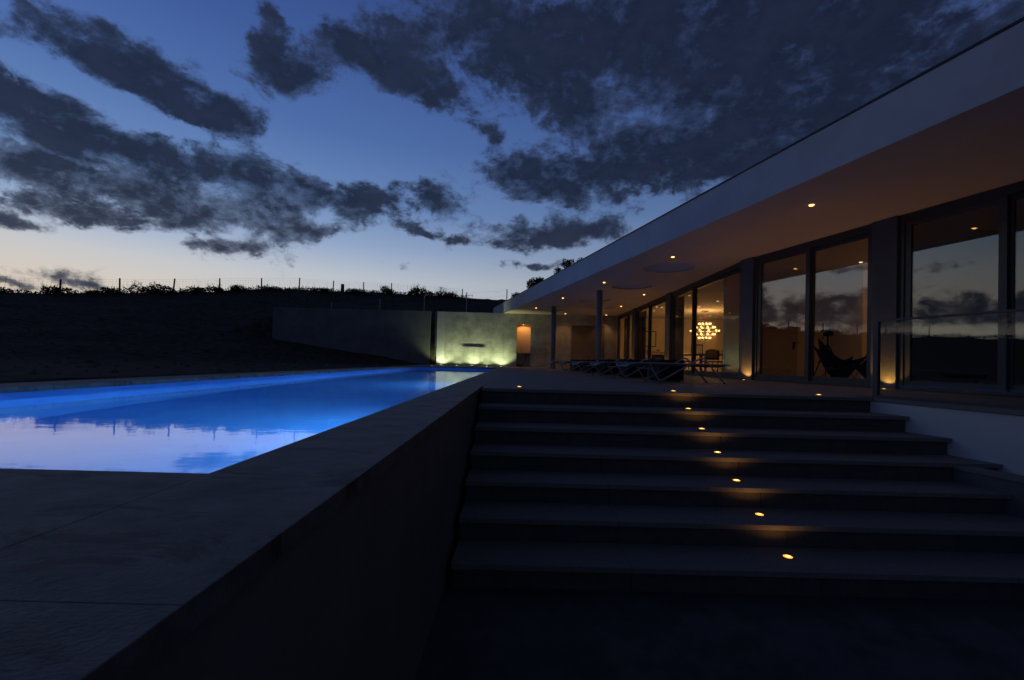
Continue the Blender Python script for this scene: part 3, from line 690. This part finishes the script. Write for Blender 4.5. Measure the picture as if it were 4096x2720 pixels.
for x, lb in ((7.2, 'small pale bowl on the shelf under the print'), (7.72, 'small dark red bowl on the shelf under the print')):
    t = thing('bowl', lb, 'bowl', (x, 24.07, 1.031)); MB().lathe([(.03, .0), (.07, .03), (.1, .08), (.09, .08), (.05, .03)], (x, 24.07, 1.031), 16).build('bowl', PAPER if x < 7.5 else INK, t, True)
t = thing('armchair', 'low dark armchair by the middle glass pane', 'armchair', (6.2, 19.0, .007))
MB().box(5.92, 6.55, 18.7, 19.3, .2, .42).build('seat', CURT, t); MB().box(5.92, 6.55, 19.22, 19.36, .42, .74).build('backrest', CURT, t)
for x in (5.86, 6.56): MB().box(x, x+.06, 18.72, 19.3, .15, .58).build('armrest', CURT, t)
for x in (5.9, 6.56):
    for y in (18.76, 19.28): MB().box(x, x+.04, y, y+.04, .007, .2).build('leg', WOODD, t)
def curtain(ya, yb, label):
    t = thing('curtain', label, 'curtain', (XF+.33, (ya+yb)/2, .03), 'curtains behind the glass'); mb = MB(); n = 40
    pts = [(XF+.33+.035*math.sin(k*1.35), ya+(yb-ya)*k/n) for k in range(n+1)]
    mb.v = [(x, y, z) for z in (.03, 2.62) for x, y in pts]+[(x+.012, y, z) for z in (.03, 2.62) for x, y in pts]
    m = n+1
    mb.f = [(k, k+1, m+k+1, m+k) for k in range(n)]+[(2*m+k, 3*m+k, 3*m+k+1, 2*m+k+1) for k in range(n)]
    mb.build('cloth', CURT, t, True)
    MB().bar((XF+.335, ya, 2.64), (XF+.335, yb, 2.64), .03).build('rail', ALU, t)
curtain(23.1, 22.25, 'brown curtain gathered behind the glass pane nearest the end wall'); curtain(20.45, 19.3, 'brown curtain gathered behind the middle glass unit'); curtain(15.85, 14.92, 'brown curtain gathered behind the glass left of the chandelier')

# telescope on tripod
t = thing('telescope', 'big binocular telescope on a black tripod inside the window', 'telescope', (6.76, 9.6, .007))
tri = MB().tube([(6.76, 9.6, .78), (6.76, 9.6, 1.03)], .018, 8); tri.ball((6.76, 9.6, .78), .05, 10, 6)
tri.build('centre_column', BLACKM, t, True)
for a in (-.2, 1.9, 4.0):
    f = (6.76+.36*math.cos(a), 9.6+.36*math.sin(a), .01); k = (6.76+.04*math.cos(a), 9.6+.04*math.sin(a), .78); mdp = tuple((u+v)/2 for u, v in zip(f, k))
    MB().tube([k, mdp], .018, 8).tube([mdp, f], .012, 8).build('leg', BLACKM, t, True)
MB().box(6.69, 6.84, 9.55, 9.65, 1.02, 1.08).bar((6.70, 9.6, 1.03), (6.60, 9.55, .95), .02).build('head', BLACKM, t)
for dy in (-.06, .06):
    bl = MB(); a = Vector((6.64, 9.6+dy, 1.13)); b = Vector((6.94, 9.6+dy, 1.20))
    bl.tube([a, a.lerp(b, .35), a.lerp(b, .36), b.lerp(a, .25), b.lerp(a, .24), b], [.03, .032, .05, .055, .068, .07], 14)
    bl.tube([a+Vector((.03, 0, .02)), a+Vector((-.02, 0, .10))], .022, 10)
    bl.build('barrel', mat('blue_grey_enamel', (.2, .25, .36), (.26, .31, .42), 10, .4), t, True)
MB().box(6.72, 6.82, 9.53, 9.67, 1.07, 1.16).build('yoke', BLACKM, t)

def butterfly(x, y, rz, label, s=1.0):
    t = thing('butterfly_chair', label, 'chair', (x, y, .007), 'butterfly chairs', rz)
    # sling: corners back-left, back-right, front-right, front-left
    c = [Vector((-.36, .42, .92))*s, Vector((.36, .42, .92))*s, Vector((.38, -.40, .58))*s, Vector((-.38, -.40, .58))*s]
    n = 12; vs = []; fs = []
    for i in range(n+1):
        for j in range(n+1):
            u, v = i/n, j/n
            pnt = c[0]*(1-u)*(1-v)+c[1]*u*(1-v)+c[2]*u*v+c[3]*(1-u)*v
            sag = (1-(2*u-1)**2)*.24+(1-(2*v-1)**2)*.40*(.6+.4*(1-(2*u-1)**2))
            pull = 1-.22*((1-(2*u-1)**2)*abs(2*v-1)+(1-(2*v-1)**2)*abs(2*u-1))
            vs.append(Vector((pnt.x*pull, pnt.y*pull, pnt.z-sag*s)))
    m = (n+1)**2; vs += [v-Vector((0, 0, .012)) for v in vs]
    for i in range(n):
        for j in range(n):
            a = i*(n+1)+j; fs += [(a, a+1, a+n+2, a+n+1), (m+a, m+a+n+1, m+a+n+2, m+a+1)]
    for i in range(n):
        for (a, b) in ((i, i+1), (n*(n+1)+i, n*(n+1)+i+1), (i*(n+1), (i+1)*(n+1)), (i*(n+1)+n, (i+1)*(n+1)+n)): fs.append((a, b, m+b, m+a))
    o = bpy.data.objects.new('sling_seat', MB().add(vs, fs).mesh('sling_seat', BLACK, True)); COL.objects.link(o); o.parent = t
    f1 = [c[0], Vector((-.30, -.32, 0))*s, Vector((.30, -.32, 0))*s, c[1]]; f2 = [c[3], Vector((-.28, .36, 0))*s, Vector((.28, .36, 0))*s, c[2]]
    for f in (f1, f2):
        o = bpy.data.objects.new('rod_frame', MB().tube([v+Vector((0, 0, .008)) for v in f], .007, 6).mesh('rod_frame', BLACKM)); COL.objects.link(o); o.parent = t
butterfly(6.52, 9.0, R(70), 'black sling butterfly chair in front of the telescope tripod', .98)
butterfly(6.90, 8.5, R(-70), 'black sling butterfly chair partly behind the grey pillar', .82)

t = thing('chaise_longue', 'low dark chaise with raised head in the dark right hand room', 'chaise', (7.5, 7.7, .007))
MB().box(7.15, 8.0, 7.5, 8.0, .2, .27).build('seat_pad', BLACK, t)
mb = MB(); a, b = Vector((7.2, 7.75, .30)), Vector((6.98, 7.75, .66)); mb.bar(a, b, .5, .06, (0, 1, 0)); mb.build('head_rest', mat('slate_cloth', (.16, .22, .32), (.22, .29, .4), 20, .8), t)
MB().bar((7.1, 7.52, .185), (8.05, 7.52, .185), .03).bar((7.1, 7.98, .185), (8.05, 7.98, .185), .03).build('frame', CHROME, t)
for x in (7.25, 7.85):
    for y in (7.52, 7.98): MB().box(x-.015, x+.015, y-.015, y+.015, .007, .17).build('leg', CHROME, t)

# warm lamps of these rooms
def room_lamp(name, label, x, y, z, pw, col):
    t = thing(name, label, 'floor lamp', (x, y, .007))
    MB().lathe([(.14, .0), (.14, .02)], (x, y, .007), 18).build('base', BLACKM, t); MB().tube([(x, y, .027), (x, y, z-.12)], .012, 8).build('stem', BLACKM, t)
    MB().lathe([(.17, -.12), (.12, .14)], (x, y, z), 20).build('shade', emit(name+'_shade_glow', (1, .5, .18), .35), t, True)
    lamp('room_lamp', 'POINT', (0, 0, z+.25), pw, col, t, .1)
room_lamp('floor_lamp', 'shaded floor lamp hidden in the depth of the telescope room', 10.6, 9.9, 1.5, 34, (1, .46, .13))

# ------------------------------------------------------------------ balustrade
t = thing('glass_balustrade', 'frameless glass balustrade with slim top rail right of the stairs', 'balustrade', (3.94, 4.9, 0))
ya, yb, zt = Y1+.03, .2, .86
XB = XW0+.06
def PB(y, o): v = Vector((lineX(XB, y), y, 0))+nB*o; return (v.x, v.y)
oprism(PB, ya+.02, ya-.03, -.02, .02, .003, zt-.021).build('end_post', ALU, t)
oprism(PB, ya+.02, yb, -.022, .022, zt-.02, zt).build('top_rail', ALU, t)
oprism(PB, ya-.03, yb, -.03, .03, .003, .03).build('base_channel', ALU, t)
y = ya-.032
while y > yb:
    y2 = max(yb, y-1.6); oprism(PB, y, y2+.012, -.006, .006, .031, zt-.021).build('glass_panel', BALU, t); y = y2

# ------------------------------------------------------------------ loungers and black cubes
def arc(pts, rad=.09, seg=5):
    pts = [Vector(p) for p in pts]; out = [pts[0]]
    for a, b, c in zip(pts, pts[1:], pts[2:]):
        u = (a-b).normalized(); v = (c-b).normalized(); d = min(rad, (a-b).length*.45, (c-b).length*.45)
        s, e = b+u*d, b+v*d
        for k in range(seg+1):
            w = k/seg; out.append(s*(1-w)**2+b*2*w*(1-w)+e*w*w)
    out.append(pts[-1]); return out
def make_lounger():
    t = thing('sun_lounger', '', 'sun lounger', (0, 0, 0), 'white tube loungers in a row')
    def loc(mb, n, m, sm=True):
        o = bpy.data.objects.new(n, mb.mesh(n, m, sm)); COL.objects.link(o); o.parent = t
    W = .50; r = .0155
    for y in (0, W):
        loc(MB().tube(arc([(-.17, y, .33), (.02, y, .016), (.83, y, .455), (1.25, y, .012)]), r, 8), 'side_frame', TUBE)
        loc(MB().tube(arc([(-.52, y, .30), (-.40, y, .325), (1.34, y, .325)], .06), r*.9, 8), 'side_rail', TUBE)
    loc(MB().tube([(-.11, 0, .235), (-.11, W, .235)], r, 8), 'cross_bar', TUBE)
    loc(MB().tube(arc([(-.52, 0, .30), (-.53, W*.12, .27), (-.53, W*.88, .27), (-.52, W, .30)], .05), r*.9, 8), 'foot_bar', TUBE)
    loc(MB().tube([(1.34, 0, .325), (1.34, W, .325)], r*.9, 8), 'head_bar', TUBE)
    # sling between the rails
    n = 16; vs = []; fs = []
    for i in range(n+1):
        x = -.48+1.80*i/n
        for j in range(5):
            w = j/4; vs.append((x, .02+(W-.04)*w, .318-.035*(1-(2*w-1)**2)))
    k0 = len(vs); vs += [(a, b, c-.006) for a, b, c in vs]
    for i in range(n):
        for j in range(4):
            a = i*5+j; fs += [(a, a+1, a+6, a+5), (k0+a, k0+a+5, k0+a+6, k0+a+1)]
    loc(MB().add(vs, fs), 'sling', SLING)
    for x, y in ((.03, 0), (.03, W), (1.25, 0), (1.25, W)):
        loc(MB().lathe([(.02, .0), (.02, .012)], (x, y, 0), 10), 'foot_cap', BLACKM)
    return t
L0 = make_lounger()
CUBE0 = thing('cube_table', '', 'side table', (0, 0, 0), 'black cube tables')
def cubepart(n, x0, x1, y0, y1, z0, z1):
    o = bpy.data.objects.new(n, MB().box(x0, x1, y0, y1, z0, z1).mesh(n, BOX)); COL.objects.link(o); o.parent = CUBE0
    md = o.modifiers.new('soft', 'BEVEL'); md.width = .008; md.segments = 2
cubepart('body', 0, .50, 0, .42, .012, .37); cubepart('top', -.004, .504, -.004, .424, .371, .40)
for x in (.04, .42):
    for y in (.04, .34): cubepart('foot', x, x+.04, y, y+.04, 0, .012)
whl = ['nearest the stairs', 'second from the stairs', 'in the middle of the row', 'fourth from the stairs', 'nearest the end wall']
for k in range(5):
    o = L0 if k == 0 else dup(L0); o.location = (2.37-.135*k*1.28, 7.36+1.70*k, .001); o.rotation_euler = (0, 0, R(12))
    o['label'] = 'white tubular sun lounger, '+whl[k]
    c = CUBE0 if k == 0 else dup(CUBE0); c.location = (2.66-.135*k*1.28, 8.16+1.70*k, .001); c.rotation_euler = (0, 0, R(14))
    c['label'] = 'black cube side table beside the lounger, '+whl[k]

# far white wire bench by the end wall
t = thing('wire_bench', 'low white wire bench against the end wall door', 'bench', (3.1, 22.2, 0))
mb = MB()
for k in range(26): mb.tube([(2.55+k*.052, 22.0, .34), (2.55+k*.052, 22.38, .34), (2.55+k*.052, 22.42, .70)], .004, 4)
mb.build('wire_seat', TUBE, t)
fr = MB()
for z, y in ((.70, 22.42), (.34, 22.0), (.34, 22.38)): fr.tube([(2.53, y, z), (3.88, y, z)], .011, 6)
fr.build('frame', TUBE, t)
for x in (2.56, 3.85):
    for y in (22.02, 22.4): MB().tube([(x, y, .001), (x, y, .34)], .012, 6).build('leg', TUBE, t)

# ------------------------------------------------------------------ fences
fen = thing('ridge_fence', 'wooden post and wire mesh fence along the hill ridge', 'fence', (-22, 38, 4))
for k in range(-4, 12):
    l = k*3.0; x, y = fence_pt(l); z = ridge_z(l); r_ = random.Random(k); lean = r_.uniform(-.06, .06)
    if k == 2: lean = .12
    MB().tube([(x, y, z-.4), (x+lean, y, z+1.0+r_.uniform(-.05, .05))], [.062, .05], 8).build('post', POSTW, fen)
wm = MB()
for k in range(-4, 11):
    (xa, ya), (xb, yb) = fence_pt(k*3), fence_pt(k*3+3); za, zb = ridge_z(k*3), ridge_z(k*3+3)
    for hgt in (.12, .28, .44, .6, .78, .96): wm.bar((xa, ya, za+hgt), (xb, yb, zb+hgt), .005)
    for j in range(1, 15):
        w = j/15; wm.bar((xa+(xb-xa)*w, ya+(yb-ya)*w, za+(zb-za)*w+.1), (xa+(xb-xa)*w, ya+(yb-ya)*w, za+(zb-za)*w+.96), .0035)
tag(wm.build('wire_mesh', GALV, fen), kind='stuff')
f2 = thing('metal_fence', 'slender metal fence posts with wires behind the concrete walls', 'fence', (-5, 26, 3))
mp_ = [(-10.24, 24.23, 3.28), (-7.83, 25.0, 3.63), (-5.48, 25.76, 3.98), (-3.1, 26.53, 4.35), (-.7, 27.29, 4.73)]
for x, y, z in mp_: MB().tube([(x, y, ground(x, y)-.3), (x, y, z)], .03, 8).build('post', GALV, f2)
wm = MB()
for a, b in zip(mp_, mp_[1:]):
    for h_ in (.06, .4, .75): wm.bar((a[0], a[1], a[2]-h_), (b[0], b[1], b[2]-h_), .004)
wm.build('wire', GALV, f2)
t = thing('stump_post', 'short thick stump post on the ridge between fence posts', 'post', fence_pt(19.0)+(ridge_z(19.0),))
x, y = fence_pt(18.9); MB().tube([(x, y, ridge_z(18.9)-.3), (x, y, ridge_z(18.9)+.72)], [.17, .15], 9).build('stump', POSTW, t)

# ------------------------------------------------------------------ vegetation
def leaf_cloud(mb, rg, c, rx, ry, rz, n, size, spiky=0.0):
    lobes = [(Vector((rg.uniform(-.6, .6), rg.uniform(-.6, .6), rg.uniform(-.1, .55))), rg.uniform(.35, .6)) for _ in range(7)]
    for _ in range(n):
        lo, lr = rg.choice(lobes)
        d = Vector((rg.gauss(0, 1), rg.gauss(0, 1), rg.gauss(0, 1))).normalized()*lr*rg.uniform(.3, 1.0)**.5
        q = lo+d; pz = max(-.3, q.z)
        pnt = Vector((c[0]+q.x*rx, c[1]+q.y*ry, c[2]+pz*rz))
        a = Vector((rg.uniform(-1, 1), rg.uniform(-1, 1), rg.uniform(-.4, 1.0+spiky))).normalized(); s = a.cross(Vector((rg.uniform(-1, 1), rg.uniform(-1, 1), rg.uniform(-1, 1)))).normalized()
        L = size*rg.uniform(.6, 1.5)
        mb.add([pnt, pnt+a*L*.5+s*L*.28, pnt+a*L, pnt+a*L*.5-s*L*.28], [(0, 1, 2, 3)])
def shrub_mesh(seed, spiky):
    rg = random.Random(seed); cr = MB(); leaf_cloud(cr, rg, (0, 0, .35), 1, 1, .62, 900, .13, spiky)
    for _ in range(14):   # sprays that stick out
        a = rg.uniform(0, 6.28); b = Vector((math.cos(a)*rg.uniform(.1, .8), math.sin(a)*rg.uniform(.1, .8), .4)); e = b+Vector((rg.uniform(-.3, .3), rg.uniform(-.3, .3), rg.uniform(.35, .85)))
        cr.tube([b, e], .008, 3)
        for k in range(10):
            q = b.lerp(e, rg.uniform(.2, 1)); d = Vector((rg.uniform(-1, 1), rg.uniform(-1, 1), rg.uniform(0, 1))).normalized()*.12; s = d.cross(Vector((0, 0, 1))).normalized()*.03
            cr.add([q, q+d*.5+s, q+d, q+d*.5-s], [(0, 1, 2, 3)])
    st = MB()
    for k in range(5):
        a = k*1.26; st.tube([(0, 0, -.3), (math.cos(a)*.12, math.sin(a)*.12, .2), (math.cos(a)*.45, math.sin(a)*.45, .6)], [.05, .035, .015], 5)
    return cr.mesh('foliage', LEAF), st.mesh('stem', BARK)
SM = [shrub_mesh(s, sp) for s, sp in ((1, 0), (2, .4), (3, .1), (4, 1.6))]
def shrub(x, y, z, w, h, v, label, rz=0.0):
    t = thing('shrub', label, 'shrub', (x, y, z), 'shrubs on the hill', rz); t.scale = (w/2.2, w/2.2, h/1.15)
    for n, me in zip(('foliage', 'stem'), SM[v]):
        o = bpy.data.objects.new(n, me); COL.objects.link(o); o.parent = t
RS_ = [(-7.0, 3.0, .9, 0, 'dark shrub cut by the left picture edge on the ridge'), (-3.4, 3.0, .75, 2, 'low dark shrub on the ridge left of the first fence post'), (-.3, 2.4, 1.05, 0, 'bushy dark shrub around the first fence post on the ridge'), (1.7, 1.7, .6, 1, 'small ragged shrub between the first and second fence posts'),
       (2.8, 1.8, .7, 0, 'small shrub left of the second fence post'), (4.7, 3.4, 1.1, 2, 'widest rounded shrub between the second and third fence posts'), (7.2, 2.2, .8, 0, 'rounded shrub just right of the leaning third post'), (8.6, 1.6, .85, 1, 'ragged shrub at the foot of the fourth fence post'),
       (10.4, 1.8, .75, 0, 'low shrub between the fourth and fifth fence posts'), (12.5, 2.2, .6, 2, 'low shrub at the foot of the fifth fence post'), (16.6, 2.6, .6, 0, 'low flat shrub between the sixth and seventh fence posts'), (20.2, 2.4, .55, 2, 'low shrub right of the stump post'),
       (23.2, 1.8, 1.15, 3, 'spiky upright shrub beside the ninth fence post'), (27.2, 3.0, 1.5, 1, 'tallest ridge shrub right of the last fence posts'), (30.2, 4.0, 1.1, 0, 'wide dark shrub at the right end of the ridge hedge')]
for k, (l, w, h_, v, lb) in enumerate(RS_):
    x, y = fence_pt(l); shrub(x+.25, y-.3, ridge_z(l)-.12-.28*h_, w, h_*1.0, v, lb, k*1.7)
# low growth all along the ridge
mb = MB(); rg = random.Random(11)
for _ in range(9000):
    l = rg.uniform(-60, 34); x, y = fence_pt(l); o = rg.uniform(-.8, .8); x += .679*o; y -= .734*o
    hh = .10+.30*max(0, noise.noise(Vector((l*.55, 0, 4)))+.35); z = ridge_z(l)-.1+rg.uniform(0, 1)**1.5*hh
    a = Vector((rg.uniform(-1, 1), rg.uniform(-1, 1), rg.uniform(.2, 1.6))).normalized(); s = Vector((rg.uniform(-1, 1), rg.uniform(-1, 1), .2)).normalized(); L = rg.uniform(.1, .24)
    mb.add([(x, y, z), tuple(Vector((x, y, z))+a*L*.5+s*L*.25), tuple(Vector((x, y, z))+a*L), tuple(Vector((x, y, z))+a*L*.5-s*L*.25)], [(0, 1, 2, 3)])
for _ in range(60):
    l = rg.uniform(-10, 30); x, y = fence_pt(l); z = ridge_z(l); e = (x+rg.uniform(-.3, .3), y, z+rg.uniform(.5, 1.0)); mb.tube([(x, y, z-.1), e], .006, 3)
tag(mb.build('undergrowth', LEAF), 'low weeds and dry stalks along the ridge under the fence', 'undergrowth', kind='stuff')

def tree(name, label, x, y, zt, w, hcr, seed, n, lsize):
    rg = random.Random(seed); zg = ground(x, y); t = thing(name, label, 'tree', (x, y, zg), 'trees behind the roof')
    cr = MB(); zc = zt-hcr*.55
    leaf_cloud(cr, rg, (x, y, zc), w/2, w/2, hcr/2, n, lsize, .3)
    for _ in range(10):
        a = rg.uniform(0, 6.28); b = Vector((x+math.cos(a)*w*.3, y+math.sin(a)*w*.3, zc+hcr*.15)); e = b+Vector((rg.uniform(-.2, .2), rg.uniform(-.2, .2), rg.uniform(.2, .5)*hcr*.6))
        for k in range(9):
            q = b.lerp(e, rg.uniform(0, 1)); d = Vector((rg.uniform(-1, 1), rg.uniform(-1, 1), rg.uniform(-.2, 1))).normalized()*lsize; s = d.cross(Vector((.1, .2, 1))).normalized()*lsize*.28
            cr.add([q, q+d*.5+s, q+d, q+d*.5-s], [(0, 1, 2, 3)])
    cr.build('crown', LEAF, t)
    tr = MB().tube([(x, y, zg-.3), (x+.05, y, (zg+zc)/2), (x, y, zc)], [.13, .10, .06], 8)
    for k in range(6):
        a = k*1.05+seed; tr.tube([(x, y, zc-hcr*.3), (x+math.cos(a)*w*.2, y+math.sin(a)*w*.2, zc), (x+math.cos(a)*w*.34, y+math.sin(a)*w*.34, zc+hcr*.25)], [.05, .03, .01], 5)
    tr.build('trunk', BARK, t)
tree('bush_tree', 'small dark bush peeking over the low end of the roof', -.05, 32, 5.25, .95, .9, 21, 700, .11)
tree('bush_tree', 'dense rounded dark tree above the roof edge', 1.20, 32, 6.45, 1.5, 1.9, 22, 2600, .11)
tree('bush_tree', 'dense low tree merging into the rounded one above the roof', 2.2, 32.5, 6.6, 1.8, 1.6, 23, 2200, .11)
tree('bush_tree', 'loose leafy tree left of the tallest one above the roof', 3.0, 32, 7.35, 1.0, 1.5, 24, 700, .11)
tree('bush_tree', 'tallest airy tree rising above the roof edge', 3.6, 32, 8.0, 1.25, 1.5, 25, 650, .11)
tree('bush_tree', 'small tree crown farthest up along the roof edge', 4.75, 32, 8.05, 1.2, 1.3, 26, 650, .11)

bpy.context.view_layer.update()
